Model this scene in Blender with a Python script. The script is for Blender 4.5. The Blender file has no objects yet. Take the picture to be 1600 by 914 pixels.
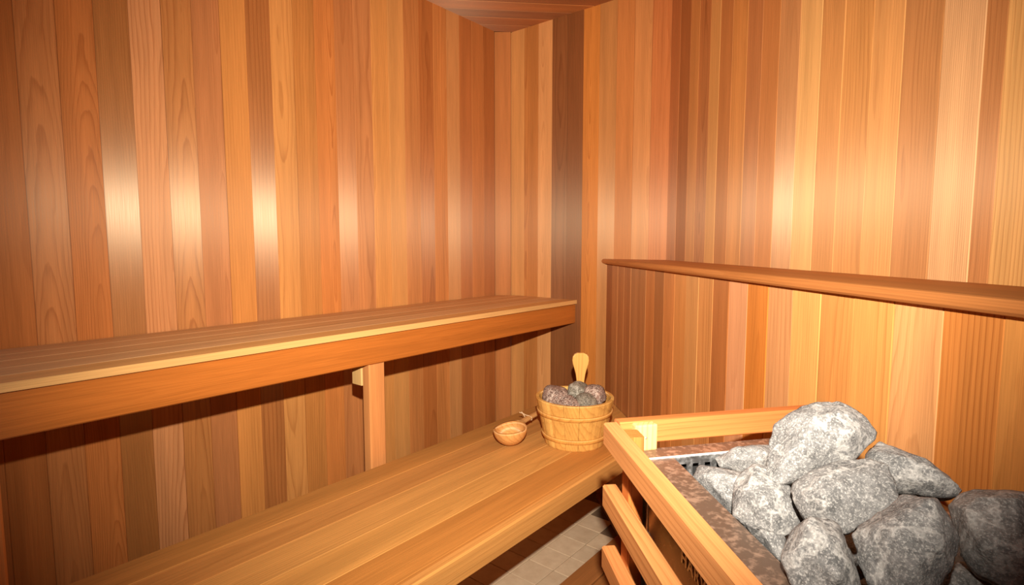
import bpy, bmesh, math, random
from mathutils import Vector, Matrix, noise

# ------------------------------------------------------------------ camera, light, exposure
scene = bpy.context.scene
COL = scene.collection
scene.view_settings.view_transform = 'Standard'
scene.view_settings.look = 'None'
scene.view_settings.gamma = 1.0
scene.view_settings.use_curve_mapping = False
scene.view_settings.exposure = 0.0

CAM = Vector((1.77, -2.096, 1.123))
PITCH, YAW = math.radians(5.04), math.radians(39.23)
cam_data = bpy.data.cameras.new('camera')
cam_data.sensor_fit = 'HORIZONTAL'
cam_data.sensor_width = 36.0
cam_data.lens = 36.0 * 853.0 / 1600.0
cam_data.clip_start = 0.02
cam = bpy.data.objects.new('camera', cam_data)
cam.location = CAM
cam.rotation_euler = (math.pi / 2 - PITCH, 0.0, YAW)
COL.objects.link(cam)
scene.camera = cam

world = bpy.data.worlds.new('world')
scene.world = world
world.use_nodes = True
world.node_tree.nodes['Background'].inputs[0].default_value = (1.0, 0.85, 0.7, 1)
world.node_tree.nodes['Background'].inputs[1].default_value = 0.05

# the flash on top of the camera: the one light the room is lit by
FLASH_W = 272.0
flash = bpy.data.lights.new('camera_flash', 'SPOT')
flash.energy = FLASH_W
flash.color = (1.0, 0.94, 0.84)
flash.shadow_soft_size = 0.012
flash.spot_size = math.radians(103)
flash.spot_blend = 1.0
flash_ob = bpy.data.objects.new('camera_flash', flash)
flash_ob.location = (1.782, -2.09, 1.317)
flash_ob.rotation_euler = (math.radians(84), 0.0, math.radians(39.5))
COL.objects.link(flash_ob)

# ------------------------------------------------------------------ helpers
S2 = math.sqrt(2.0)
N = Vector((1, 1, 0)) / S2        # towards the right wall
D = Vector((1, -1, 0)) / S2       # along the right wall, towards the viewer
UP = Vector((0, 0, 1))
CEIL = 2.132
K_UP, K_LOW = 0.6074, 0.4172      # right wall (upper) and knee wall (lower): N . p


def nd(n, d, z):
    return N * n + D * d + UP * z


def lin(c):
    return tuple((v / 255.0 / 12.92) if v <= 10 else ((v / 255.0 + 0.055) / 1.055) ** 2.4 for v in c)


def tag(o, label=None, cat=None, group=None, kind=None):
    if label: o['label'] = label
    if cat: o['category'] = cat
    if group: o['group'] = group
    if kind: o['kind'] = kind
    return o


def adopt(o, parent):
    """parent o without moving it (parents only have a location)"""
    if parent is not None:
        o.parent = parent
        o.location = o.location - parent.location


def world_of(o):
    M = o.matrix_basis.copy()
    return M if o.parent is None else world_of(o.parent) @ o.matrix_parent_inverse @ M


def under(o, part):
    """make o a sub-part of part without moving it"""
    W = world_of(o)
    o.parent = part
    o.matrix_parent_inverse = world_of(part).inverted()
    o.matrix_basis = W


def empty(name, loc):
    o = bpy.data.objects.new(name, None)
    o.empty_display_size = 0.05
    o.location = loc
    COL.objects.link(o)
    return o


def link(name, me, mat=None, parent=None, M=None, colour=None, gloss=None):
    o = bpy.data.objects.new(name, me)
    COL.objects.link(o)
    if mat and not me.materials:
        me.materials.append(mat)
    if M is not None:
        o.rotation_euler = M.to_euler()
        o.location = M.to_translation()
    adopt(o, parent)
    if colour is not None:
        o.color = (*colour, 0.3 if gloss is None else gloss)
    return o


def mesh_from(name, verts, faces, smooth=False):
    me = bpy.data.meshes.new(name)
    me.from_pydata([tuple(v) for v in verts], [], faces)
    bm = bmesh.new(); bm.from_mesh(me)
    bmesh.ops.recalc_face_normals(bm, faces=bm.faces)
    bm.to_mesh(me); bm.free()
    if smooth:
        for p in me.polygons: p.use_smooth = True
    return me


def prism(name, outline, z0, z1):
    """outline in local xy, extruded along local z (the grain runs along z)"""
    n = len(outline)
    v = [(x, y, z0) for x, y in outline] + [(x, y, z1) for x, y in outline]
    f = [list(range(n))[::-1], list(range(n, 2 * n))]
    f += [[i, (i + 1) % n, n + (i + 1) % n, n + i] for i in range(n)]
    return mesh_from(name, v, f)


def board_outline(w, t, b=0.0015):
    """cross-section: width w (centred, x), thickness t, front face at y = 0 facing +y, eased front edges"""
    h = w / 2
    return [(-h, -t), (h, -t), (h, -b), (h - b, 0), (-h + b, 0), (-h, -b)]


def full_outline(w, t, b=0.003):
    h = w / 2; k = t / 2
    return [(-h + b, -k), (h - b, -k), (h, -k + b), (h, k - b), (h - b, k), (-h + b, k), (-h, k - b), (-h, -k + b)]


def frame(origin, zdir, ydir):
    z = Vector(zdir).normalized()
    y = Vector(ydir); y = (y - z * y.dot(z)).normalized()
    x = y.cross(z)
    M = Matrix((x, y, z)).transposed().to_4x4()
    M.translation = Vector(origin)
    return M


def bar(name, p0, p1, ydir, w, t, mat, parent, colour, gloss=0.3, b=0.003, label=None):
    """a timber from p0 to p1 (centre line); t measured along ydir, w across"""
    p0, p1 = Vector(p0), Vector(p1)
    me = prism(name, full_outline(w, t, b), 0, (p1 - p0).length)
    o = link(name, me, mat, parent, frame(p0, p1 - p0, ydir), colour, gloss)
    if label: o['label'] = label
    return o


def box_mesh(name, lo, hi, bevel=0.0):
    bm = bmesh.new()
    bmesh.ops.create_cube(bm, size=1.0)
    lo, hi = Vector(lo), Vector(hi)
    for v in bm.verts:
        v.co = Vector((lo[i] + (v.co[i] + 0.5) * (hi[i] - lo[i]) for i in range(3)))
    if bevel:
        bmesh.ops.bevel(bm, geom=list(bm.edges), offset=bevel, segments=2, profile=0.6, affect='EDGES')
    me = bpy.data.meshes.new(name)
    bm.to_mesh(me); bm.free()
    return me


# ------------------------------------------------------------------ materials
def new_mat(name):
    m = bpy.data.materials.new(name)
    m.use_nodes = True
    nt = m.node_tree
    return m, nt, nt.nodes['Principled BSDF']


class NG:
    def __init__(s, nt): s.nt = nt
    def node(s, t, **kw):
        n = s.nt.nodes.new(t)
        for k, v in kw.items(): setattr(n, k, v)
        return n
    def put(s, sock, v):
        if hasattr(v, 'links') or isinstance(v, bpy.types.NodeSocket): s.nt.links.new(v, sock)
        else: sock.default_value = v
    def math(s, op, a, b=None, c=None, clamp=False):
        n = s.node('ShaderNodeMath', operation=op, use_clamp=clamp)
        for i, v in enumerate((a, b, c)):
            if v is not None: s.put(n.inputs[i], v)
        return n.outputs[0]
    def xyz(s, x, y, z):
        n = s.node('ShaderNodeCombineXYZ')
        for i, v in enumerate((x, y, z)): s.put(n.inputs[i], v)
        return n.outputs[0]
    def vmath(s, op, a, b=None):
        n = s.node('ShaderNodeVectorMath', operation=op)
        s.put(n.inputs[0], a)
        if b is not None: s.put(n.inputs[1], b)
        return n.outputs[0]
    def noise(s, vec, scale, detail=2.0, rough=0.5):
        n = s.node('ShaderNodeTexNoise')
        s.put(n.inputs['Vector'], vec)
        n.inputs['Scale'].default_value = scale
        n.inputs['Detail'].default_value = detail
        n.inputs['Roughness'].default_value = rough
        return n.outputs[0]
    def rand(s, seed, k):
        n = s.node('ShaderNodeTexWhiteNoise', noise_dimensions='1D')
        s.put(n.inputs['W'], s.math('MULTIPLY_ADD', seed, 917.0, k))
        return n.outputs[0]
    def remap(s, v, a, b, c, d):
        n = s.node('ShaderNodeMapRange', clamp=True)
        s.put(n.inputs[0], v)
        for i, q in enumerate((a, b, c, d)): s.put(n.inputs[i + 1], q)
        return n.outputs[0]
    def mixc(s, f, a, b, mode='MIX'):
        n = s.node('ShaderNodeMix', data_type='RGBA', blend_type=mode)
        s.put(n.inputs[0], f); s.put(n.inputs[6], a); s.put(n.inputs[7], b)
        return n.outputs[2]


def wood_material(name, ring_lo=0.3, ring_hi=1.0, rough_dull=0.58, rough_gloss=0.50, freq=(85., 300.)):
    """cut timber: growth rings round a pith beside the board, fibres along local z;
    the board's own colour and polish come from the object colour and alpha"""
    m, nt, bs = new_mat(name)
    g = NG(nt)
    oi = g.node('ShaderNodeObjectInfo')
    tc = g.node('ShaderNodeTexCoord')
    sp = g.node('ShaderNodeSeparateXYZ')
    nt.links.new(tc.outputs['Object'], sp.inputs[0])
    x, y, z = sp.outputs
    R = oi.outputs['Random']
    r1, r2, r3, r4, r5, r6 = (g.rand(R, k) for k in (1.3, 7.9, 13.1, 29.7, 41.3, 57.7))
    off = g.math('MULTIPLY', r1, 60.0)
    # slow wander of the trunk
    warp = g.noise(g.xyz(g.math('ADD', g.math('MULTIPLY', x, 5.0), off), g.math('MULTIPLY', y, 5.0), g.math('MULTIPLY', z, 1.0)), 1.0, 2.0)
    warp2 = g.noise(g.xyz(g.math('ADD', g.math('MULTIPLY', x, 40.0), off), g.math('MULTIPLY', y, 40.0), g.math('MULTIPLY', z, 9.0)), 1.0, 2.0)
    dx = g.math('ADD', x, g.math('MULTIPLY', g.math('SUBTRACT', r2, 0.5), 0.16))
    dy = g.math('ADD', g.math('ADD', y, g.remap(r3, 0, 1, 0.004, 0.07)),
                g.math('ADD', g.math('MULTIPLY', z, g.math('MULTIPLY', g.math('SUBTRACT', r4, 0.5), 0.035)),
                       g.math('MULTIPLY', g.math('SUBTRACT', warp, 0.5), 0.055)))
    rad = g.math('SQRT', g.math('ADD', g.math('MULTIPLY', dx, dx), g.math('MULTIPLY', dy, dy)))
    rad = g.math('ADD', rad, g.math('MULTIPLY', warp2, 0.004))
    ph = g.math('FRACT', g.math('MULTIPLY', rad, g.remap(r5, 0, 1, freq[0], freq[1])))
    late = g.math('POWER', ph, 4.5)                       # dark late wood at the end of each year
    late = g.math('SUBTRACT', late, g.math('POWER', ph, 24.0), clamp=True)
    ringw = g.math('MULTIPLY', late, g.remap(r6, 0, 1, ring_lo, ring_hi))
    # not every stretch of a board shows its rings equally
    vis = g.noise(g.xyz(g.math('MULTIPLY', x, 18.0), off, g.math('MULTIPLY', z, 2.0)), 1.0, 1.0)
    ringw = g.math('MULTIPLY', ringw, g.remap(vis, 0.35, 0.65, 0.5, 1.0))
    fib = g.noise(g.xyz(g.math('ADD', g.math('MULTIPLY', x, 520.0), off), g.math('MULTIPLY', y, 520.0), g.math('MULTIPLY', z, 7.0)), 1.0, 3.0, 0.6)
    tone = g.noise(g.xyz(g.math('ADD', g.math('MULTIPLY', x, 26.0), off), g.math('MULTIPLY', y, 26.0), g.math('MULTIPLY', z, 1.2)), 1.0, 2.0)
    base = oi.outputs['Color']
    dark = g.mixc(1.0, base, (0.46, 0.31, 0.20, 1), 'MULTIPLY')
    col = g.mixc(ringw, base, dark)
    val = g.math('MULTIPLY', g.remap(fib, 0.25, 0.75, 0.80, 1.14), g.remap(tone, 0.25, 0.75, 0.86, 1.14))
    hs = g.node('ShaderNodeHueSaturation')
    nt.links.new(col, hs.inputs['Color'])
    nt.links.new(val, hs.inputs['Value'])
    hs.inputs['Hue'].default_value = 0.5
    nt.links.new(hs.outputs[0], bs.inputs['Base Color'])
    gl = g.math('POWER', oi.outputs['Alpha'], 1.6)
    rough = g.math('ADD', g.remap(gl, 0, 1, rough_dull, rough_gloss), g.math('MULTIPLY', g.math('SUBTRACT', fib, 0.5), 0.22))
    nt.links.new(rough, bs.inputs['Roughness'])
    nt.links.new(g.remap(gl, 0, 1, 0.12, 1.0), bs.inputs['Specular IOR Level'])
    # fibres scatter the shine across the grain
    bs.inputs['Anisotropic'].default_value = 1.0
    vt = g.node('ShaderNodeVectorTransform', vector_type='VECTOR', convert_from='OBJECT', convert_to='WORLD')
    vt.inputs[0].default_value = (0, 0, 1)
    geo = g.node('ShaderNodeNewGeometry')
    tg = g.vmath('ADD', g.vmath('CROSS_PRODUCT', geo.outputs['Normal'], vt.outputs[0]), (0.011, 0.007, 0.004))   # end grain has no grain direction
    nt.links.new(tg, bs.inputs['Tangent'])
    bs.inputs['IOR'].default_value = 1.9
    bs.inputs['Specular Tint'].default_value = (1, .80, .54, 1)
    bp = g.node('ShaderNodeBump')
    bp.inputs['Strength'].default_value = 0.16
    bp.inputs['Distance'].default_value = 0.0012
    nt.links.new(g.math('ADD', fib, g.math('MULTIPLY', late, -0.5)), bp.inputs['Height'])
    nt.links.new(bp.outputs[0], bs.inputs['Normal'])
    return m


def granite_material(name, c_dark, c_mid, c_light, scale=1.0, light_amt=0.5):
    m, nt, bs = new_mat(name)
    g = NG(nt)
    tc = g.node('ShaderNodeTexCoord'); oi = g.node('ShaderNodeObjectInfo')
    v = g.vmath('ADD', tc.outputs['Object'], g.xyz(g.math('MULTIPLY', oi.outputs['Random'], 31.0), 0.0, 0.0))
    n0 = g.noise(v, 26.0 * scale, 4.0, 0.6)
    n1 = g.noise(v, 110.0 * scale, 4.0, 0.7)
    n2 = g.noise(v, 420.0 * scale, 3.0, 0.7)
    n3 = g.noise(v, 620.0 * scale, 2.0, 0.6)
    mix = g.math('ADD', g.math('MULTIPLY', n0, 0.35), g.math('MULTIPLY', n1, 0.65))
    col = g.mixc(g.remap(mix, 0.40, 0.62, 0, 1), (*c_dark, 1), (*c_mid, 1))
    col = g.mixc(g.math('MULTIPLY', g.remap(n2, 0.50, 0.66, 0, 1), light_amt), col, (*c_light, 1))
    col = g.mixc(g.math('MULTIPLY', g.remap(n3, 0.56, 0.68, 0, 1), 0.45), col, (*c_dark, 1))
    # pale veins
    vein = g.math('ABSOLUTE', g.math('SUBTRACT', g.noise(v, 9.0 * scale, 5.0, 0.62), 0.5))
    col = g.mixc(g.math('MULTIPLY', g.remap(vein, 0.0, 0.02, 1, 0), 0.4), col, (*c_light, 1))
    vo = g.node('ShaderNodeTexVoronoi'); vo.inputs['Scale'].default_value = 300.0 * scale
    nt.links.new(v, vo.inputs['Vector'])
    spark = g.remap(vo.outputs['Distance'], 0.10, 0.16, 1, 0)
    spark = g.math('MULTIPLY', spark, g.remap(n1, 0.5, 0.6, 0, 1))
    col = g.mixc(g.math('MULTIPLY', spark, 0.7), col, (*c_light, 1))
    nt.links.new(col, bs.inputs['Base Color'])
    nt.links.new(g.remap(spark, 0, 1, 0.8, 0.3), bs.inputs['Roughness'])
    bs.inputs['Specular IOR Level'].default_value = 0.35
    bp = g.node('ShaderNodeBump'); bp.inputs['Strength'].default_value = 0.7; bp.inputs['Distance'].default_value = 0.002
    nt.links.new(g.math('ADD', g.math('MULTIPLY', n1, 1.0), g.math('MULTIPLY', n2, 0.6)), bp.inputs['Height'])
    nt.links.new(bp.outputs[0], bs.inputs['Normal'])
    return m


def metal_material(name, colour, rough, stain=0.0, metallic=1.0):
    m, nt, bs = new_mat(name)
    g = NG(nt)
    tc = g.node('ShaderNodeTexCoord')
    n1 = g.noise(tc.outputs['Object'], 105.0, 3.0, 0.6)
    n2 = g.noise(tc.outputs['Object'], 30.0, 2.0, 0.5)
    f = g.math('MULTIPLY', g.remap(g.math('ADD', n1, g.math('MULTIPLY', n2, 0.5)), 0.72, 0.90, 0, 1), stain)
    col = g.mixc(f, (*colour, 1), tuple(min(1, c * 2.3) for c in colour) + (1,))
    nt.links.new(col, bs.inputs['Base Color'])
    bs.inputs['Metallic'].default_value = metallic
    nt.links.new(g.remap(n1, 0.3, 0.7, rough - 0.05, rough + 0.1), bs.inputs['Roughness'])
    bp = g.node('ShaderNodeBump'); bp.inputs['Strength'].default_value = 0.1; bp.inputs['Distance'].default_value = 0.001
    nt.links.new(n2, bp.inputs['Height']); nt.links.new(bp.outputs[0], bs.inputs['Normal'])
    return m


def tile_material(name):
    m, nt, bs = new_mat(name)
    g = NG(nt)
    oi = g.node('ShaderNodeObjectInfo'); tc = g.node('ShaderNodeTexCoord')
    v = g.vmath('ADD', tc.outputs['Object'], g.xyz(g.math('MULTIPLY', oi.outputs['Random'], 9.0), 0.0, 0.0))
    n1 = g.noise(v, 22.0, 4.0, 0.6)
    col = g.mixc(g.remap(n1, 0.3, 0.7, 0, 1), (*lin((212, 182, 146)), 1), (*lin((230, 202, 166)), 1))
    hs = g.node('ShaderNodeHueSaturation')
    nt.links.new(col, hs.inputs['Color']); nt.links.new(g.remap(oi.outputs['Random'], 0, 1, 0.92, 1.06), hs.inputs['Value'])
    nt.links.new(hs.outputs[0], bs.inputs['Base Color'])
    bs.inputs['Roughness'].default_value = 0.42
    return m


def plain_material(name, colour, rough=0.6, var=0.12, scale=30.0):
    m, nt, bs = new_mat(name)
    g = NG(nt)
    tc = g.node('ShaderNodeTexCoord')
    n1 = g.noise(tc.outputs['Object'], scale, 4.0, 0.6)
    col = g.mixc(g.remap(n1, 0.3, 0.7, 0, 1), tuple(c * (1 - var) for c in colour) + (1,), tuple(min(1, c * (1 + var)) for c in colour) + (1,))
    nt.links.new(col, bs.inputs['Base Color'])
    bs.inputs['Roughness'].default_value = rough
    return m


WALLW = wood_material('cedar_panelling')
BENCHW = wood_material('bench_cedar', 0.1, 0.5, 0.55, 0.42)
PINE = wood_material('pale_pine', 0.35, 0.9, 0.55, 0.4, (110., 190.))
STONE = granite_material('heater_granite', lin((90, 88, 86)), lin((138, 134, 130)), lin((216, 209, 200)))
STONE_DK = granite_material('dark_granite', lin((100, 96, 92)), lin((146, 140, 134)), lin((212, 206, 198)))
STONE_RED = granite_material('reddish_stone', lin((72, 50, 42)), lin((134, 100, 84)), lin((240, 218, 198)), .8, 0.65)
STONE_GRN = granite_material('greenish_grey_stone', lin((78, 70, 58)), lin((132, 120, 102)), lin((214, 202, 184)), .8, 0.5)
STEEL = metal_material('brushed_steel', (0.50, 0.47, 0.44), 0.32, 0.4)
STEEL_BR = metal_material('reflected_wood_steel', (0.155, 0.100, 0.068), 0.42, 1.0, 0.4)  # brown of the reflected wood put into the steel's base colour
STEEL_SIDE = metal_material('polished_side_steel', (0.27, 0.18, 0.12), 0.30, 0.2, 0.8)
CHROME = metal_material('bright_edge', (0.85, 0.83, 0.8), 0.35, 0.0, 0.35)
SLOTM = metal_material('galvanised_steel', (0.46, 0.46, 0.45), 0.45, 0.7)
TILE = tile_material('floor_tile')
GROUT = plain_material('grout', lin((118, 94, 70)), 0.9)
LETTER = metal_material('bright_lettering', (0.95, 0.84, 0.70), 0.3, 0.0, 0.85)
CORD = plain_material('leather_cord', lin((205, 170, 130)), 0.7)
SCREWM = metal_material('screw_head', (0.75, 0.73, 0.7), 0.3)
DARKWOOD = plain_material('backing', lin((90, 50, 25)), 0.9)

# ------------------------------------------------------------------ the room
LF, RF, KF = 1.0, 0.86, 0.86      # board colour level per wall, offsetting the nearer flash in the colour; unused


def tone(c, k=1.0):
    m = (0.50, 0.205, 0.068)                      # mean cedar; boards differ a little less than raw samples
    a = lin(c)
    return tuple((a[i] * .78 + m[i] * .22) * k * (.965, 1.065, 1.08)[i] for i in range(3))


def slab(name, p0, p1, out, z0, z1, t=0.03, depth=0.017):
    """the wall's substrate behind the boards, from p0 to p1 (xy), room side 'out'"""
    p0, p1, out = Vector((*p0, 0)), Vector((*p1, 0)), Vector((*out, 0)).normalized()
    a = [p0 - out * depth, p1 - out * depth, p1 - out * (depth + t), p0 - out * (depth + t)]
    v = [(q.x, q.y, z0) for q in a] + [(q.x, q.y, z1) for q in a]
    f = [[0, 1, 2, 3], [4, 5, 6, 7]] + [[i, (i + 1) % 4, 4 + (i + 1) % 4, 4 + i] for i in range(4)]
    o = link(name, mesh_from(name, v, f), DARKWOOD)
    return tag(o, kind='structure')


def planking(wall, origin, along, out, edges, cols, z0, z1, seed, t=0.015):
    """one board per gap between edges (metres along the wall)"""
    rnd = random.Random(seed)
    o3, al, out = Vector((*origin, 0)), Vector((*along, 0)).normalized(), Vector((*out, 0)).normalized()
    cache = {}
    for i in range(len(edges) - 1):
        w = abs(edges[i + 1] - edges[i]) - 0.0004
        key = round(w, 3)
        if key not in cache:
            cache[key] = prism('plank', board_outline(w, t, 0.0011), 0, z1 - z0)
        c = o3 + al * ((edges[i] + edges[i + 1]) / 2) + out * rnd.uniform(-0.0006, 0.0006)
        yaw = math.radians(rnd.uniform(-0.35, 0.35))
        yd = Matrix.Rotation(yaw, 3, 'Z') @ out
        e = cols[i] if i < len(cols) else ((rnd.randint(178, 212), 0, 0), rnd.uniform(0.1, 0.6))
        (cr, gl) = e
        if cr[1] == 0: cr = (cr[0], int(cr[0] * 0.60), int(cr[0] * 0.30))
        link('plank', cache[key], WALLW, wall, frame((c.x, c.y, z0), (0, 0, 1), yd), tone(cr), gl)


# left wall: x = 0
wall_left = slab('wall_left', (0, -0.061), (0, -2.75), (1, 0), 0, CEIL)
LEFT = [((170, 88, 36), .35), ((190, 106, 50), .3), ((178, 94, 42), .5), ((206, 132, 74), .6), ((200, 116, 56), .2),
        ((176, 92, 38), .55), ((192, 112, 56), .4), ((216, 142, 76), .25), ((216, 138, 70), .2), ((196, 118, 66), .3),
        ((192, 112, 60), .7), ((202, 114, 52), .15), ((190, 114, 52), .2), ((212, 136, 70), .2), ((174, 98, 46), .95),
        ((206, 126, 60), .15), ((184, 108, 62), .4), ((190, 114, 58), .85), ((210, 134, 84), .4), ((168, 98, 46), 1.0),
        ((190, 104, 48), .3), ((190, 112, 60), .5), ((178, 98, 46), .3), ((186, 104, 52), .3)]
planking(wall_left, (0, -0.061), (0, -1), (1, 0), [0.0791 * k for k in range(33)], LEFT, 0, CEIL, 5)

# the narrow board set across the far corner
wall_corner = slab('wall_corner', (0, -0.061), (0.051, 0), (1, -1), 0, CEIL, 0.02)
me = prism('plank', board_outline(0.0785, 0.015, 0.0016), 0, CEIL)
link('plank', me, WALLW, wall_corner, frame((0.0255, -0.0305, 0), (0, 0, 1), (1, -1.15, 0)), tone((188, 108, 56)), 0.4)

# back wall: y = 0
wall_back = slab('wall_back', (0.051, 0), (0.859, 0), (0, -1), 0, CEIL)
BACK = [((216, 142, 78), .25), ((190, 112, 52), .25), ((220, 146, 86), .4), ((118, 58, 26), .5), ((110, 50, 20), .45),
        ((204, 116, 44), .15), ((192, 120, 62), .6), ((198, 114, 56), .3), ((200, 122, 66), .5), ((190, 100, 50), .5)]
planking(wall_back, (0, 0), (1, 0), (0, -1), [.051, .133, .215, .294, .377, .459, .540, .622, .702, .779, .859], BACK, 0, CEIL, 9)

# right wall above the ledge
LEDGE_Z0, LEDGE_Z1 = 1.0395, 1.0605
RU0 = Vector((0.859, 0, 0))
wall_right = slab('wall_right', (0.859, 0), tuple((RU0 + D * 3.85)[:2]), (-N.x, -N.y), LEDGE_Z1, CEIL)
UPP = [((196, 112, 60), .4), ((174, 98, 50), .2), ((212, 134, 70), .3), ((188, 110, 58), .3), ((222, 150, 82), .2),
       ((192, 114, 58), .2), ((210, 130, 64), .3), ((188, 110, 60), .4), ((202, 120, 62), .3), ((206, 134, 80), .72),
       ((230, 164, 96), .4), ((202, 130, 70), .3), ((208, 134, 70), .35), ((220, 146, 82), .3), ((188, 118, 66), .3),
       ((234, 170, 116), .3), ((196, 120, 66), .3), ((232, 166, 96), .2)]
planking(wall_right, (0.859, 0), (D.x, D.y), (-N.x, -N.y),
         [.0, .088, .182, .253, .338, .407, .488, .573, .653, .735, .822, .904, .981, 1.064, 1.144, 1.228, 1.306, 1.341, 1.425] + [1.425 + .0805 * k for k in range(1, 12)],
         UPP, LEDGE_Z1, CEIL, 12)

# furred-out lower part of the right wall (knee wall)
RL0 = Vector((0.59, 0, 0))
wall_right_lower = slab('wall_right_lower', (0.59, 0), tuple((RL0 + D * 3.85)[:2]), (-N.x, -N.y), 0, LEDGE_Z0)
KNEE = [((168, 94, 46), .2), ((204, 128, 72), .2), ((196, 120, 66), .2), ((184, 110, 60), .2), ((188, 118, 68), .2), ((180, 110, 60), .2),
        ((200, 116, 56), .2), ((164, 94, 46), .2), ((206, 122, 62), .2), ((210, 130, 66), .2), ((206, 136, 76), .2), ((206, 130, 70), .2),
        ((172, 94, 44), .2), ((214, 140, 96), .2), ((202, 110, 36), .15), ((206, 136, 86), .2), ((226, 152, 82), .2), ((204, 130, 66), .2),
        ((220, 146, 76), .2), ((230, 156, 98), .2), ((200, 116, 50), .2), ((214, 136, 66), .2)]
planking(wall_right_lower, (0.59, 0), (D.x, D.y), (-N.x, -N.y), [.016 - .014 + .0825 * k for k in range(33)], KNEE, 0, LEDGE_Z0, 17)

# walls behind the viewer
for nm, a, b, out in (('wall_front', (0, -2.75), (3.4, -2.75), (0, 1)),):
    w = slab(nm, a, b, out, 0, CEIL)
    planking(w, a, (1, 0), out, [0.1 * k for k in range(34)], [], 0, CEIL, 23)

# ceiling boards run across the corner
ceiling = link('ceiling', box_mesh('ceiling', (-0.1, -2.85, CEIL + 0.0155), (3.7, 0.15, CEIL + 0.045)), DARKWOOD)
tag(ceiling, kind='structure')
rnd = random.Random(3)
for k in range(26):
    c = 0.057 + 0.1138 * (k + 0.5)          # x - y along the board
    d = c / S2
    n0, n1 = -c / S2 - 0.04, min(c / S2 + 0.04, K_UP + 0.05)
    me = prism('plank', board_outline(0.1138 / S2 - 0.0006, 0.015, 0.0022), 0, n1 - n0)
    p = nd(n0, d, CEIL)
    link('plank', me, WALLW, ceiling, frame(p, N, (0, 0, -1)),
         tone(rnd.choice([(188, 108, 52), (176, 98, 46), (200, 120, 60), (158, 90, 50)])), rnd.uniform(.2, .6))

# floor: small square tiles with grout
floor = link('floor', box_mesh('floor', (-0.1, -2.85, -0.05), (3.7, 0.15, -0.003)), GROUT)
tag(floor, kind='structure')
T = 0.1055
tile_me = box_mesh('tile', (-T / 2 + .0014, -T / 2 + .0014, -0.008), (T / 2 - .0014, T / 2 - .0014, 0), 0.0012)
for i in range(9):
    for j in range(18):
        x = 0.639 - T / 2 + (i - 5) * T
        y = -0.403 - T / 2 - (j - 3) * T
        if x < -.02 or x + y > 0.50: continue
        link('tile', tile_me, TILE, floor, Matrix.Translation((x, y, 0)))

b = bar('baseboard_right', nd(K_LOW - 0.021, .45, 0.0125), nd(K_LOW - 0.021, 1.6, 0.0125), N, 0.025, 0.04, BENCHW, None, tone((120, 66, 34)), .2)
tag(b, kind='structure')

# ------------------------------------------------------------------ ledge capping the knee wall
def half_round(w0, w1, t):
    pts = [(w1, -t / 2), (w1, t / 2), (w0 + t * .45, t / 2)]
    for k in range(1, 6):
        a = math.pi / 2 + math.pi * k / 6
        pts.append((w0 + t * .45 + math.cos(a) * t * .45, math.sin(a) * t / 2))
    pts.append((w0 + t * .45, -t / 2))
    return pts

me = prism('wall_ledge', half_round(0.0, K_UP - 0.398, 0.021), 0, 3.0)
start = N * 0.398
start = start + D * 0.398      # on the back wall (y = 0)
led = link('wall_ledge', me, BENCHW, None, frame(start + UP * 1.05, D, UP), tone((186, 110, 56)), .35)
# the far end is cut along the back wall
for v in me.vertices:
    if v.co.z < 0.5: v.co.z = v.co.x + 0.001
tag(led, 'narrow dark-edged wooden ledge with rounded nose running along the right wall', 'ledge')

# ------------------------------------------------------------------ benches
def slat(parent, x0, x1, y0, ends, ztop, t, colour, gloss, b=0.003, name='slat'):
    """a board lying along y from y0 to the far end (ends = y at x0 and at x1)"""
    w = x1 - x0
    me = prism(name, full_outline(w, t, b), 0, 1.0)
    for v in me.vertices:
        f = (w / 2 - v.co.x) / w                 # local x points to -X
        if v.co.z > 0.5: v.co.z = ends[0] * (1 - f) + ends[1] * f - y0
    xm = (x0 + x1) / 2
    return link(name, me, BENCHW, parent, frame((xm, y0, ztop - t / 2), (0, 1, 0), (0, 0, 1)), tone(colour), gloss)


ub = empty('upper_bench', (0.22, -1.2, 0))
tag(ub, 'upper cedar bench fixed along the left wall with a deep front board and post', 'bench')
E_ = -0.002
xs = [0.003, 0.093, 0.183, 0.273, 0.361, 0.441]
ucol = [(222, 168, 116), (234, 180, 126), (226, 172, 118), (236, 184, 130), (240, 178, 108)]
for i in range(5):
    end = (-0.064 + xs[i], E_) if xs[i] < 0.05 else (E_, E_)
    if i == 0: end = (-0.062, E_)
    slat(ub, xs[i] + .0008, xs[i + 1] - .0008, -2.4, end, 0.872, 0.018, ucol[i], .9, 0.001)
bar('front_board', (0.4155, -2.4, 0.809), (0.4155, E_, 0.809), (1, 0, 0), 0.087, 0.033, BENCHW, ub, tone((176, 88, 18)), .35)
for yy in (-1.099, -1.9690):
    bar('post', (0.4135, yy, 0.0), (0.4135, yy, 0.765), (1, 0, 0), 0.057, 0.037, BENCHW, ub, tone((206, 128, 72)), .25, 0.004)
for yy in (-1.099, -1.9690):
    bar('cleat', (0.369, yy, 0.697), (0.369, yy, 0.765), (1, 0, 0), 0.060, 0.050, PINE, ub, tone((222, 172, 108)), .2)
bar('wall_rail', (0.018, -2.4, 0.812), (0.018, -0.07, 0.812), (1, 0, 0), 0.08, 0.033, BENCHW, ub, tone((170, 100, 50)), .2)

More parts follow.
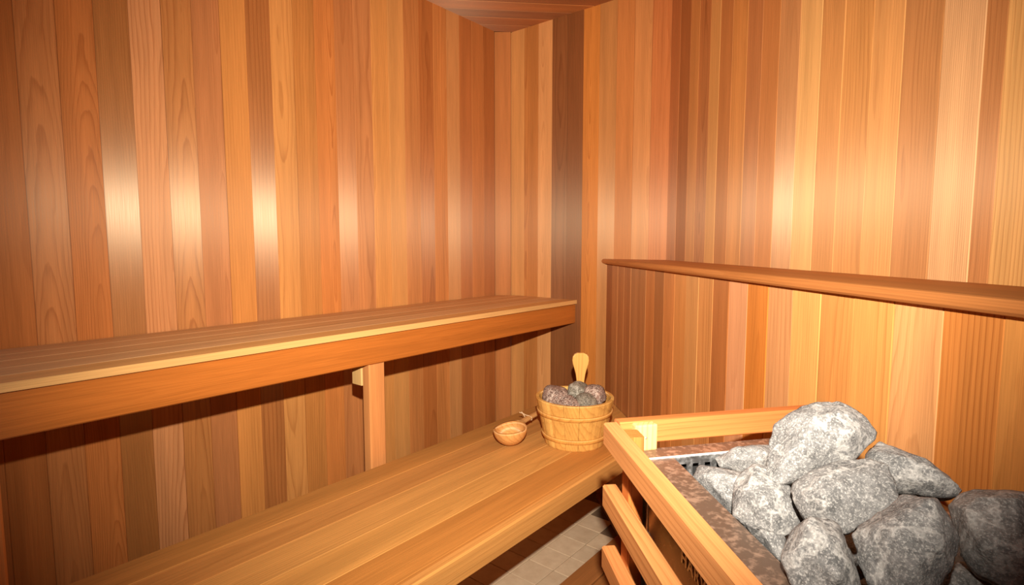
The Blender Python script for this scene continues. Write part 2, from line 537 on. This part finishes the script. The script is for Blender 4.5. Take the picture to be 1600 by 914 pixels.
lb = empty('lower_bench', (0.71, -1.2, 0))
tag(lb, 'wide lower cedar bench of five long boards carrying the bucket and ladle', 'bench')
xs = [0.457, 0.551, 0.650, 0.750, 0.846, 0.954]
lcol = [(190, 122, 58), (200, 130, 66), (208, 142, 74), (208, 142, 72), (196, 122, 54)]
ye = lambda x: min(-0.002, 0.585 - x)
for i in range(5):
    slat(lb, xs[i] + .0007, xs[i + 1] - .0007, -2.4, (ye(xs[i]), ye(xs[i + 1])), 0.461, 0.026, lcol[i], .3, 0.0010)
slat(lb, 0.955, 0.981, -2.4, (ye(0.955), ye(0.981)), 0.4595, 0.062, (208, 138, 70), .3, 0.004, 'front_board')
for yy in (-1.35, -2.2):
    bar('bearer', (0.46, yy, 0.397), (0.954, yy, 0.397), (0, 1, 0), 0.074, 0.038, BENCHW, lb, tone((150, 90, 46)), .2)
for xx in (0.50, 0.80):
    for yy in (-1.395, -2.245):
        bar('leg', (xx, yy, 0.0), (xx, yy, 0.433), (0, 1, 0), 0.086, 0.036, BENCHW, lb, tone((150, 90, 46)), .2)

# ------------------------------------------------------------------ floor boards beside the heater
dk = empty('duckboard', (1.3, -1.2, 0))
tag(dk, 'low slatted cedar floor grating beside the heater and tiles', 'duckboard')
for k in range(11):
    x0 = 0.838 + 0.083 * k
    yend = lambda x: 0.585 - 0.05 - x
    if k < 3 or True:
        slat(dk, x0, x0 + 0.078, -2.4, (yend(x0), yend(x0 + .078)), 0.04, 0.02, random.Random(k).choice([(176, 104, 52), (168, 98, 50), (186, 112, 58)]), .2)
for yy in (-0.6, -1.4, -2.2):
    bar('cross_batten', (0.85, yy, 0.0145), (min(1.74, .5 - yy), yy, 0.0145), (0, 0, 1), 0.04, 0.029, BENCHW, dk, tone((120, 70, 36)), .2)

# ------------------------------------------------------------------ bucket
BX, BY, BZ = 0.800, -0.576, 0.4615
bucket = empty('bucket', (BX, BY, BZ))
tag(bucket, 'round pale pine bucket of staves with two wooden hoops, filled with stones', 'bucket')
R0, R1, BH, WT = 0.099, 0.131, 0.157, 0.0125
NST = 16
def stave_mesh(k):
    v, f = [], []
    da = 2 * math.pi / NST
    gap = 0.003
    cols = 4
    zs = [0.0, 0.004, BH - 0.003, BH]
    for zi, z in enumerate(zs):
        r = R0 + (R1 - R0) * z / BH
        ins = 0.0015 if zi in (0, 3) else 0.0
        for c in range(cols + 1):
            a = -da / 2 + gap * .15 / r + (da - gap * .3 / r) * c / cols
            e = 0.0012 if c in (0, cols) else 0.0
            v.append(((r - ins - e) * math.cos(a), (r - ins - e) * math.sin(a), z))
        for c in range(cols + 1):
            a = -da / 2 + gap * .15 / r + (da - gap * .3 / r) * c / cols
            v.append(((r - WT + ins) * math.cos(a), (r - WT + ins) * math.sin(a), z))
    row = 2 * (cols + 1)
    for zi in range(3):
        for c in range(cols):
            a = zi * row + c
            f.append([a, a + 1, a + row + 1, a + row])
            b = a + cols + 1
            f.append([b, b + row, b + row + 1, b + 1])
        a = zi * row
        f.append([a, a + row, a + row + cols + 1, a + cols + 1])
        a += cols
        f.append([a, a + cols + 1, a + row + cols + 1, a + row])
    for zi in (0, 3):
        for c in range(cols):
            a = zi * row + c
            f.append([a, a + 1, a + 1 + cols + 1, a + cols + 1])
    me = mesh_from('stave', v, f)
    return me
st = stave_mesh(0)
rnd = random.Random(8)
for k in range(NST):
    c = rnd.choice([(232, 172, 90), (226, 162, 80), (236, 180, 100), (222, 156, 76)])
    o = link('stave', st, PINE, bucket, Matrix.Translation((BX, BY, BZ)) @ Matrix.Rotation(2 * math.pi * k / NST + .1, 4, 'Z'), tone(c), .35)


def lathe(name, prof, seg=64, smooth=True):
    v, f = [], []
    n = len(prof)
    for s in range(seg):
        a = 2 * math.pi * s / seg
        for r, z in prof: v.append((r * math.cos(a), r * math.sin(a), z))
    for s in range(seg):
        t = (s + 1) % seg
        for i in range(n):
            j = (i + 1) % n
            f.append([s * n + i, t * n + i, t * n + j, s * n + j])
    return mesh_from(name, v, f, smooth)

for hz0, hh in ((0.102, 0.016), (0.024, 0.017)):
    ra, rb = R0 + (R1 - R0) * hz0 / BH, R0 + (R1 - R0) * (hz0 + hh) / BH
    prof = [(ra + .0003, hz0), (ra + .004, hz0 + .002), (ra + .0062, hz0 + hh * .5), (rb + .004, hz0 + hh - .002), (rb + .0003, hz0 + hh)]
    o = link('hoop', lathe('hoop', prof), PINE, bucket, Matrix.Translation((BX, BY, BZ)), tone((226, 154, 72)), .4)
bot = link('base', lathe('base', [(0.0, .008), (R0 - WT + .002, .008), (R0 - WT + .002, .02), (0.0, .02)], 32), PINE, bucket, Matrix.Translation((BX, BY, BZ)), tone((226, 176, 110)), .3)

# tall paddle-shaped stave handle at the back of the bucket
VR = Vector((math.cos(YAW), math.sin(YAW), 0))            # sideways as seen by the viewer
VF = Vector((-math.sin(YAW), math.cos(YAW), 0))
hpts = [(0.016, 0.0), (0.0145, .05), (0.0135, .105), (0.0135, .140), (.0165, .162), (.0215, .182), (.0272, .200), (.0292, .213), (.0275, .225), (.0215, .234), (.011, .239)]
outl = [(x, z) for x, z in hpts] + [(-x, z) for x, z in hpts[::-1]]
bm = bmesh.new()
fr = [bm.verts.new((x, -.007, z)) for x, z in outl]
bk = [bm.verts.new((x, .007, z)) for x, z in outl]
bm.faces.new(fr); bm.faces.new(bk[::-1])
for i in range(len(outl)):
    j = (i + 1) % len(outl)
    bm.faces.new([fr[j], fr[i], bk[i], bk[j]])
bmesh.ops.recalc_face_normals(bm, faces=bm.faces)
rim = [e for e in bm.edges if len([f for f in e.link_faces if len(f.verts) > 4]) == 1]
bmesh.ops.bevel(bm, geom=rim, offset=0.003, segments=2, profile=.5, affect='EDGES')
hm = bpy.data.meshes.new('handle'); bm.to_mesh(hm); bm.free()
hp = Vector((BX, BY, BZ)) + VF * 0.092 + VR * 0.030 + UP * 0.045
M = Matrix((VR, VF, UP)).transposed().to_4x4(); M.translation = hp
link('handle', hm, PINE, bucket, M, tone((230, 166, 86)), .35)

# ------------------------------------------------------------------ stones
def stone_noise(v, seed, a1=0.10, a2=0.04, f1=1.6, f2=4.5):
    q = Vector((v.x + seed * 3.7, v.y - seed * 1.9, v.z + seed * 5.3))
    return a1 * noise.noise(q * f1) + a2 * noise.noise(q * f2)


def lump(name, r, seed, mat, loc, scale=(1, 1, .8), rot=0.0, cuts=5, sub=3):
    rnd = random.Random(seed)
    bm = bmesh.new()
    bmesh.ops.create_icosphere(bm, subdivisions=sub, radius=1.0)
    planes = []
    for _ in range(cuts):
        d = Vector((rnd.gauss(0, 1), rnd.gauss(0, 1), rnd.gauss(0, 1))).normalized()
        planes.append((d, rnd.uniform(.62, .85)))
    for v in bm.verts:
        for d, k in planes:
            e = v.co.dot(d) - k
            if e > 0: v.co -= d * e * .9
        v.co *= 1 + stone_noise(v.co, seed, .14, .06)
        v.co = Vector((v.co.x * scale[0], v.co.y * scale[1], v.co.z * scale[2])) * r
    me = bpy.data.meshes.new(name); bm.to_mesh(me); bm.free()
    for p in me.polygons: p.use_smooth = True
    return link(name, me, mat, None, Matrix.Translation(loc) @ Matrix.Rotation(rot, 4, 'Z'))


BST = [((0.770, -0.640, 0.626), .047, STONE_RED, (1, 1, .85), 'reddish speckled stone at the left of the bucket heap'),
       ((0.806, -0.560, 0.630), .043, STONE_GRN, (1, 1, .85), 'dark grey stone at the top middle of the bucket heap, below the handle'),
       ((0.861, -0.551, 0.624), .043, STONE_RED, (1, 1, .9), 'rough reddish stone at the right of the bucket heap'),
       ((0.822, -0.643, 0.607), .039, STONE_RED, (1.15, 1, .8), 'low reddish stone at the front of the bucket heap'),
       ((0.861, -0.608, 0.612), .039, STONE_GRN, (1.05, 1, .85), 'smooth grey stone at the front right of the bucket heap')]
for i, (p, r, m, sc, lab) in enumerate(BST):
    o = lump('bucket_stone', r, 31 + i, m, p, sc, i * 1.3)
    tag(o, lab, 'stone', 'stones in the bucket')
for i, (dx, dy, dz, r) in enumerate(((-.05, .02, .10, .045), (.045, .03, .10, .046), (0, -.05, .095, .046), (.0, .07, .12, .036), (-.01, .0, .066, .044))):
    o = lump('bucket_stone', r, 61 + i, STONE_RED, (BX + dx, BY + dy, BZ + dz), (1, 1, .8), i, 5, 2)
    tag(o, 'stone lying deep in the bucket under the heap', 'stone', 'stones in the bucket')

# ------------------------------------------------------------------ ladle
lad = empty('ladle', (0.655, -0.735, 0.4615))
tag(lad, 'carved wooden ladle with round bowl lying on the bench left of the bucket', 'ladle')
hd = (Vector((0.601, -0.515, 0)) - Vector((0.655, -0.735, 0))).normalized()   # handle direction on the bench
sd = Vector((hd.y, -hd.x, 0))
prof = []
RO = 0.0555
for k in range(0, 11):
    a = math.pi / 2 * k / 10
    prof.append((RO * math.sin(a) + 1e-4, 0.054 - 0.054 * math.cos(a)))
RI = RO - 0.006
for k in range(10, -1, -1):
    a = math.pi / 2 * k / 10
    prof.append((RI * math.sin(a) + 1e-4, 0.054 - 0.047 * math.cos(a)))
bm_me = lathe('bowl', prof, 48)
for v in bm_me.vertices:                      # a lip drawn out towards the handle, slightly oval
    t = max(0.0, v.co.z / 0.054)
    v.co.y *= 1.06
    if v.co.y > 0: v.co.z += 0.006 * t * (v.co.y / RO) ** 2
    if v.co.y < -.02: v.co.z += 0.003 * t
Mb = Matrix((sd, hd, UP)).transposed().to_4x4() @ Matrix.Rotation(math.radians(3), 4, 'X') @ Matrix.Rotation(math.radians(-3), 4, 'Y')
Mb.translation = Vector((0.655, -0.735, 0.4622))
link('bowl', bm_me, PINE, lad, Mb, tone((222, 150, 82)), .45)
# handle: a tapering rod rising from the bowl rim
def rod(name, pts, mat, parent, colour, gloss, flat=1.0, seg=12):
    """tapered rod along pts = [(point, radius)], grain along local z"""
    p0, p1 = Vector(pts[0][0]), Vector(pts[-1][0])
    M = frame(p0, p1 - p0, UP)
    Mi = M.inverted()
    v, f = [], []
    for p, r in pts:
        q = Mi @ Vector(p)
        for s in range(seg):
            a = 2 * math.pi * s / seg
            v.append((q.x + r * math.cos(a), q.y + r * flat * math.sin(a), q.z))
    for i in range(len(pts) - 1):
        for s in range(seg):
            t = (s + 1) % seg
            f.append([i * seg + s, i * seg + t, (i + 1) * seg + t, (i + 1) * seg + s])
    f.append(list(range(seg))[::-1]); f.append([(len(pts) - 1) * seg + s for s in range(seg)])
    return link(name, mesh_from(name, v, f, True), mat, parent, M, colour, gloss)

L0 = Vector((0.655, -0.735, 0)) + UP * 0.4615
hpath = [(L0 + hd * .0545 + UP * .047, .030), (L0 + hd * .062 + UP * .048, .026), (L0 + hd * .074 + UP * .050, .0165), (L0 + hd * .095 + UP * .051, .0135),
         (L0 + hd * .16 + UP * .047, .0125), (L0 + hd * .26 + UP * .040, .0125), (L0 + hd * .30 + UP * .036, .011), (L0 + hd * .315 + UP * .035, .008)]
lhandle = rod('handle', hpath, PINE, lad, tone((224, 160, 94)), .4, .62)
def tube(name, pts, r, mat, parent):
    cu = bpy.data.curves.new(name, 'CURVE'); cu.dimensions = '3D'
    sp = cu.splines.new('POLY'); sp.points.add(len(pts) - 1)
    for q, p in zip(sp.points, pts): q.co = (*p, 1)
    cu.bevel_depth = r; cu.bevel_resolution = 2
    tmp = bpy.data.objects.new(name, cu); COL.objects.link(tmp)
    dg = bpy.context.evaluated_depsgraph_get()
    me = bpy.data.meshes.new_from_object(tmp.evaluated_get(dg))
    bpy.data.objects.remove(tmp)
    return link(name, me, mat, parent, Matrix.Identity(4))
c0 = L0 + hd * .145 + UP * .053
tube('cord', [c0 - sd * .035 + UP * .012 - hd * .004, c0 - sd * .024 + UP * .009, c0 - sd * .012 + UP * .004, c0 + UP * .003, c0 + sd * .011 + UP * -.001, c0 + sd * .0125 - UP * .010, c0 - UP * .014, c0 - sd * .011 - UP * .008, c0 - sd * .02 + UP * .004, c0 - sd * .028 + UP * .014], .0016, CORD, lad)
under([c for c in lad.children if c.name.startswith('cord')][0], lhandle)

# ------------------------------------------------------------------ heater guard
G_N, G_D, G_Z = -0.0025, 1.914, 0.8435          # outer face, far end, top of the guard
RH, RT = 0.0365, 0.0230                          # rail height and thickness
guard = empty('heater_guard', nd(G_N + .2, G_D + .25, 0))
tag(guard, 'pale timber guard rail of three boards and a cross rail around the heater', 'guard rail')
gcol = [(214, 134, 78), (210, 130, 74), (206, 122, 68)]
GL = 0.62
for k, z in enumerate((G_Z, G_Z - .1015, G_Z - .2035, G_Z - .3055, G_Z - .4075)):
    bar('rail', nd(G_N + RT / 2, G_D, z - RH / 2), nd(G_N + RT / 2, G_D + GL, z - RH / 2), N, RH, RT, PINE, guard, tone(gcol[min(k, 2)]), .3, .0025)
for dd in (G_D + .042, G_D + GL - .05):
    bar('post', nd(G_N + RT + .0115, dd, 0.041), nd(G_N + RT + .0115, dd, G_Z - .004), N, .034, .0225, PINE, guard, tone((196, 104, 46)), .3, .002)
# cross rail on the far side, running to the wall, a little out of square
def back_d(n): return G_D - 0.004 - 0.116 * (n - G_N)
na, nb = G_N + RT + .001, K_LOW - .004
dv = (nd(nb, back_d(nb), 0) - nd(na, back_d(na), 0)).normalized()
bar('cross_rail', nd(na, back_d(na) + RT * .5 - .012, G_Z - RH / 2), nd(nb, back_d(nb) + RT * .5 - .012, G_Z - RH / 2), UP.cross(dv), RH, RT, PINE, guard, tone((208, 110, 56)), .3, .002)
cb = link('corner_block', box_mesh('corner_block', (-.0185, -.0085, -.021), (.0185, .0085, .021), .003), PINE, guard,
          frame(nd(G_N + .0645, back_d(G_N + .0645) + .0165, G_Z - .0225), UP, UP.cross(dv)), tone((240, 186, 118)), .25)
cb['label'] = 'pale yellow corner block with a screw'
bm = bmesh.new(); bmesh.ops.create_uvsphere(bm, u_segments=12, v_segments=6, radius=.0024)
sm = bpy.data.meshes.new('screw'); bm.to_mesh(sm); bm.free()
scr = link('screw', sm, SCREWM, guard, Matrix.Translation(nd(G_N + .0645, back_d(G_N + .0645) + .0245, G_Z - .0225)))

under(scr, cb)

# ------------------------------------------------------------------ heater
H_Z = G_Z - .0445                                # top of the flange
heater = empty('sauna_heater', nd(.21, 2.2, 0.04))
tag(heater, 'brown steel sauna heater with wide top rim, heaped with grey stones', 'heater')
def hd_back(n, o=0.0): return back_d(n) + .020 + o
NL, NR = G_N + RT + .026, 0.372                  # outer faces
DN = 2.50                                        # near face
def quad_prism(name, pts, z0, z1, mat):
    v = [(*p[:2], z0) for p in pts] + [(*p[:2], z1) for p in pts]
    n = len(pts)
    f = [list(range(n))[::-1], list(range(n, 2 * n))] + [[i, (i + 1) % n, n + (i + 1) % n, n + i] for i in range(n)]
    return link(name, mesh_from(name, v, f), mat, heater)
def wallpanel(name, a, b, t, z0, z1, mat, inward):
    a, b = Vector(a), Vector(b); i = Vector(inward)
    return quad_prism(name, [a, b, b + i * t, a + i * t], z0, z1, mat)
zf = H_Z - .002
q = lambda n, d: nd(n, d, 0)
# four outer panels
sidep = wallpanel('side_panel', q(NL, hd_back(NL)), q(NL, DN), .002, .10, zf, STEEL_SIDE, N)
wallpanel('side_panel', q(NR, hd_back(NR)), q(NR, DN), .002, .10, zf, STEEL_BR, -N)
wallpanel('back_panel', q(NL, hd_back(NL)), q(NR, hd_back(NR)), .002, .10, zf, STEEL_BR, D)
wallpanel('front_panel', q(NL, DN), q(NR, DN), .002, .10, zf, STEEL_BR, -D)
quad_prism('base_plate', [q(NL, hd_back(NL)), q(NR, hd_back(NR)), q(NR, DN), q(NL, DN)], .09, .10, STEEL_BR)
for (n_, d_) in ((NL + .03, hd_back(NL) + .04), (NR - .03, hd_back(NR) + .06), (NL + .03, DN - .04), (NR - .03, DN - .04)):
    quad_prism('foot', [q(n_ - .015, d_ - .015), q(n_ + .015, d_ - .015), q(n_ + .015, d_ + .015), q(n_ - .015, d_ + .015)], .041, .09, STEEL_BR)
# rim: flat flanges round the stone well
IN, IR = G_N + .0985, NR - .035
def ib(n): return hd_back(n, .036)
quad_prism('rim_side', [q(NL - .004, ib(NL)), q(IN, ib(IN)), q(IN, DN - .03), q(NL - .004, DN - .03)], H_Z - .002, H_Z, STEEL_BR)
quad_prism('rim_side', [q(IR, ib(IR)), q(NR, ib(NR)), q(NR, DN - .03), q(IR, DN - .03)], H_Z - .002, H_Z, STEEL_BR)
rimb = quad_prism('rim_back', [q(NL - .004, hd_back(NL)), q(NR, hd_back(NR)), q(NR, ib(NR)), q(NL - .004, ib(NL))], H_Z - .001, H_Z + .002, STEEL_BR)
quad_prism('rim_front', [q(NL - .004, DN - .03), q(NR, DN - .03), q(NR, DN), q(NL - .004, DN)], H_Z - .002, H_Z, STEEL_BR)
# bright folded edge of the back rim
rime = quad_prism('rim_edge', [q(NL - .004, ib(NL) - .0004), q(NR, ib(NR) - .0004), q(NR, ib(NR) + .0008), q(NL - .004, ib(NL) + .0008)], H_Z - .0005, H_Z + .0024, CHROME)
under(rime, rimb)
# well walls
wallpanel('well_side', q(IN, ib(IN)), q(IN, DN - .03), .0015, .68, H_Z - .002, SLOTM, -N)
wallpanel('well_side', q(IR, ib(IR)), q(IR, DN - .03), .0015, .68, H_Z - .002, SLOTM, N)
wallpanel('well_front', q(IN, DN - .03), q(IR, DN - .03), .0015, .68, H_Z - .002, SLOTM, D)
quad_prism('well_floor', [q(IN, ib(IN)), q(IR, ib(IR)), q(IR, DN - .03), q(IN, DN - .03)], .678, .68, SLOTM)
# slotted back wall of the well: strip, bars between the upright slots, strip
a, b_ = Vector(q(IN, ib(IN))), Vector(q(IR, ib(IR)))
u = (b_ - a).normalized(); L = (b_ - a).length
v, f = [], []
def addbox(s0, s1, z0, z1):
    base = len(v)
    for s, o in ((s0, 0), (s1, 0), (s1, .0015), (s0, .0015)):
        p = a + u * s - u.cross(UP) * -o
        v.append((p.x, p.y, z0))
    for i in range(4): v.append((v[base + i][0], v[base + i][1], z1))
    f.extend([[base, base + 1, base + 2, base + 3], [base + 4, base + 5, base + 6, base + 7]] + [[base + i, base + (i + 1) % 4, base + 4 + (i + 1) % 4, base + 4 + i] for i in range(4)])
addbox(0, L, H_Z - .0115, H_Z - .001)
addbox(0, L, .68, H_Z - .060)
P_, W_ = .0205, .0102
s = -.004
while s < L:
    addbox(max(0, s + W_ / 2), min(L, s + P_ - W_ / 2), H_Z - .060, H_Z - .0115)
    s += P_
link('slotted_panel', mesh_from('slotted_panel', v, f), SLOTM, heater)
wallpanel('slot_shade_sheet', q(IN - .004, ib(IN) - .018), q(IR, ib(IR) - .018), .0015, .68, H_Z - .004, plain_material('slot_shade_black', (.012, .011, .01), .9), D)  # near-black sheet put in as the shade behind the slots
# corner seam, the edge highlight put into its bright colour
seam = quad_prism('corner_seam', [q(NL - .0015, hd_back(NL) + .060), q(NL - .0015, hd_back(NL) + .0622), q(NL + .001, hd_back(NL) + .0622), q(NL + .001, hd_back(NL) + .060)], .10, zf - .001, CHROME)
under(seam, sidep)
# lettering on the side panel
fc = bpy.data.curves.new('lettering', 'FONT')
fc.body = 'HARVIA'; fc.size = .024; fc.extrude = .0005; fc.space_character = 1.15; fc.offset = .0006
tmp = bpy.data.objects.new('lettering', fc); COL.objects.link(tmp)
me = bpy.data.meshes.new_from_object(tmp.evaluated_get(bpy.context.evaluated_depsgraph_get()))
bpy.data.objects.remove(tmp)
Mt = Matrix((D, UP, -N)).transposed().to_4x4(); Mt.translation = nd(NL - .0008, 2.107, .7285)
for p in me.polygons: p.use_smooth = False
lt = link('lettering', me, LETTER, heater, Mt)
under(lt, sidep)

# ------------------------------------------------------------------ stones heaped on the heater
HEATER_STONES = {
  'A': ((0.122,-0.740,0.662), 0.085, [(1.6072,-1.4147,0.8408), (1.6034,-1.3997,0.8584), (1.6002,-1.3857,0.8746), (1.6013,-1.3660,0.8964), (1.6127,-1.3538,0.9079), (1.6257,-1.3432,0.9174), (1.6412,-1.3329,0.9261), (1.6655,-1.3272,0.9280), (1.6814,-1.3286,0.9234), (1.6952,-1.3324,0.9167), (1.7092,-1.3413,0.9041), (1.7083,-1.3488,0.8959), (1.6985,-1.3589,0.8865), (1.6877,-1.3745,0.8710), (1.6707,-1.3850,0.8624), (1.6477,-1.3992,0.8507), (1.6239,-1.4120,0.8408), (1.6135,-1.4162,0.8380)]),
  'B': ((0.028,-0.738,0.674), 0.070, [(1.6938,-1.3178,0.8665), (1.7068,-1.3037,0.8814), (1.7262,-1.3064,0.8776), (1.7511,-1.3114,0.8712), (1.7749,-1.3203,0.8605), (1.7895,-1.3279,0.8515), (1.7831,-1.3335,0.8456), (1.7688,-1.3377,0.8416), (1.7499,-1.3379,0.8422), (1.7305,-1.3398,0.8409), (1.7069,-1.3461,0.8350), (1.6920,-1.3332,0.8498)]),
  'C': ((0.091,-0.707,0.701), 0.075, [(1.6378,-1.4405,0.8474), (1.6395,-1.4345,0.8532), (1.6532,-1.4204,0.8657), (1.6786,-1.4018,0.8810), (1.7049,-1.3905,0.8890), (1.7245,-1.3920,0.8850), (1.7303,-1.4075,0.8686), (1.7375,-1.4218,0.8532), (1.7229,-1.4346,0.8422), (1.7099,-1.4453,0.8332), (1.6950,-1.4565,0.8237), (1.6885,-1.4523,0.8289), (1.6689,-1.4530,0.8308), (1.6568,-1.4577,0.8275), (1.6460,-1.4519,0.8348), (1.6405,-1.4467,0.8408)]),
  'D': ((0.023,-0.691,0.723), 0.090, [(1.7039,-1.4955,0.8424), (1.7136,-1.4859,0.8513), (1.7260,-1.4771,0.8593), (1.7396,-1.4649,0.8705), (1.7387,-1.4580,0.8771), (1.7675,-1.4523,0.8816), (1.7776,-1.4627,0.8714), (1.7865,-1.4748,0.8595), (1.7849,-1.4865,0.8484), (1.7812,-1.4971,0.8383), (1.7721,-1.5119,0.8246), (1.7629,-1.5238,0.8134), (1.7399,-1.5324,0.8060), (1.7228,-1.5229,0.8157), (1.7130,-1.5131,0.8254)]),
  'E': ((-0.045,-0.713,0.700), 0.090, [(1.7759,-1.4096,0.8617), (1.7859,-1.3992,0.8729), (1.7962,-1.3943,0.8785), (1.8195,-1.3912,0.8832), (1.8344,-1.3909,0.8844), (1.8487,-1.3959,0.8802), (1.8519,-1.4261,0.8497), (1.8470,-1.4543,0.8207), (1.8270,-1.4615,0.8120), (1.8131,-1.4551,0.8177), (1.7999,-1.4507,0.8213), (1.7882,-1.4422,0.8293), (1.7873,-1.4250,0.8467), (1.7813,-1.4171,0.8543)]),
  'F': ((0.097,-0.661,0.744), 0.080, [(1.6528,-1.5376,0.8159), (1.6514,-1.5286,0.8241), (1.6561,-1.5136,0.8368), (1.6651,-1.4994,0.8482), (1.6754,-1.4946,0.8512), (1.6917,-1.4933,0.8502), (1.6978,-1.5018,0.8419), (1.7011,-1.5101,0.8341), (1.7086,-1.5135,0.8301), (1.7164,-1.5255,0.8184), (1.7212,-1.5351,0.8092), (1.7104,-1.5478,0.7994), (1.6822,-1.5577,0.7943), (1.6633,-1.5490,0.8044)]),
  'G': ((0.163,-0.678,0.717), 0.080, [(1.5703,-1.4173,0.8285), (1.5743,-1.4033,0.8408), (1.5852,-1.3908,0.8503), (1.6075,-1.3842,0.8514), (1.6237,-1.3922,0.8402), (1.6357,-1.4031,0.8271), (1.6521,-1.4170,0.8103), (1.6429,-1.4317,0.7985), (1.6329,-1.4430,0.7901), (1.6257,-1.4486,0.7863), (1.6107,-1.4505,0.7879), (1.5917,-1.4484,0.7942), (1.5767,-1.4462,0.7998), (1.5784,-1.4301,0.8146)]),
  'H': ((0.212,-0.672,0.710), 0.070, [(1.4957,-1.3590,0.7958), (1.5017,-1.3445,0.8077), (1.5274,-1.3354,0.8086), (1.5602,-1.3243,0.8093), (1.5656,-1.3410,0.7919), (1.5655,-1.3650,0.7693), (1.5581,-1.3747,0.7622), (1.5279,-1.3671,0.7785), (1.5084,-1.3613,0.7898)]),
  'I': ((0.193,-0.704,0.684), 0.060, [(1.4967,-1.2679,0.7946), (1.5124,-1.2524,0.8062), (1.5383,-1.2379,0.8138), (1.5641,-1.2246,0.8202), (1.5787,-1.2351,0.8053), (1.5689,-1.2507,0.7920), (1.5376,-1.2676,0.7834), (1.5079,-1.2743,0.7850)]),
  'J': ((0.154,-0.653,0.742), 0.050, [(1.5827,-1.4423,0.7976), (1.6091,-1.4448,0.7899), (1.6358,-1.4372,0.7910), (1.6410,-1.4568,0.7727), (1.6341,-1.4589,0.7723), (1.6159,-1.4523,0.7819), (1.5959,-1.4465,0.7911)]),
  'K': ((-0.024,-0.676,0.737), 0.060, [(1.7732,-1.4189,0.7930), (1.7904,-1.4049,0.8063), (1.8080,-1.4082,0.8039), (1.8174,-1.4179,0.7954), (1.8116,-1.4311,0.7830), (1.7858,-1.4398,0.7742), (1.7697,-1.4383,0.7750)]),
}
def outline_stone(key, seed, mat):
    """a broken stone: its widest section (real points) with facets split off towards both sides"""
    nn, t, ring = HEATER_STONES[key]
    nn = Vector(nn); ring = [Vector(p) for p in ring]
    c = sum(ring, Vector()) / len(ring)
    rnd = random.Random(seed)
    bm = bmesh.new()
    def add(p): bm.verts.new(p - c)
    for p in ring:
        add(p)
        e = p - c
        add(c + e * .86 - nn * t * rnd.uniform(.28, .42))
        add(c + e * .5 - nn * t * .5)
    m = len(ring)
    k0 = rnd.randrange(m)
    for i in range(5):                            # corners of the broad front face
        e = ring[(k0 + i * m // 5) % m] - c
        add(c + e * rnd.uniform(.52, .80) + nn * t * rnd.uniform(.20, .36))
    e = ring[rnd.randrange(m)] - c
    add(c + e * .25 + nn * t * rnd.uniform(.34, .44))
    r = bmesh.ops.convex_hull(bm, input=list(bm.verts))
    bmesh.ops.delete(bm, geom=[v for v in bm.verts if not v.link_faces], context='VERTS')
    bmesh.ops.triangulate(bm, faces=list(bm.faces))
    for lim in (.03, .016, .009, .0055):
        es = [e for e in bm.edges if e.calc_length() > lim]
        bmesh.ops.subdivide_edges(bm, edges=es, cuts=1)
        bmesh.ops.triangulate(bm, faces=[f for f in bm.faces if len(f.verts) > 3])
    for _ in range(1): bmesh.ops.smooth_vert(bm, verts=bm.verts, factor=.4, use_axis_x=True, use_axis_y=True, use_axis_z=True)
    bm.normal_update()
    s = Vector((seed * 1.7, seed * 2.1, -seed))
    offs = []
    for w in bm.verts:
        q = w.co
        d = 0.0030 * noise.noise(q * 20 + s) + .0014 * noise.noise(q * 55 + s) + .0008 * noise.noise(q * 140 + s)
        step = noise.noise(q * 34 - s)             # split layers
        d += .0012 * (1 if step > .12 else 0)
        offs.append(w.normal * d)
    for w, o in zip(bm.verts, offs): w.co += o
    me = bpy.data.meshes.new('heater_stone')
    bm.to_mesh(me); bm.free()
    for p in me.polygons: p.use_smooth = True
    return link('heater_stone', me, mat, None, Matrix.Translation(c))


LAB = {'A': 'largest pale grey stone crowning the top of the heater heap',
       'B': 'flat grey stone with a tan patch, on the heap beside the right wall',
       'C': 'angular grey stone in the middle of the heap under the largest one',
       'D': 'big rounded grey stone at the lower right front of the heap',
       'E': 'dark brownish-grey stone at the right edge of the photograph',
       'F': 'pale grey stone with a white ridge at the bottom of the heap',
       'G': 'light grey stone left of centre below the largest stone',
       'H': 'small light grey stone against the slotted steel panel',
       'I': 'low dark-veined stone at the far back edge of the heater rim',
       'J': 'sliver of pale stone against the inner edge of the brown rim',
       'K': 'small dark stone wedged low between the two front right stones'}
for i, k in enumerate('ABCDEFGHIJK'):
    o = outline_stone(k, 5 + i * 3, STONE_DK if k in 'EK' else STONE)
    tag(o, LAB[k], 'stone', 'stones on the heater')
rnd = random.Random(77)
i = 0
for zc in (.722,):
    for a_ in range(3):
        for b2 in range(4):
            n_ = IN + .05 + a_ * .075; d_ = ib(IN) + .06 + b2 * .10
            o = lump('heater_stone', rnd.uniform(.044, .052), 200 + i, STONE, nd(n_, d_, zc), (1.0, 1.0, .78), rnd.uniform(0, 6), 5, 2)
            tag(o, 'grey stone buried in the lower layers of the heater heap', 'stone', 'buried stones in the heater')
            i += 1
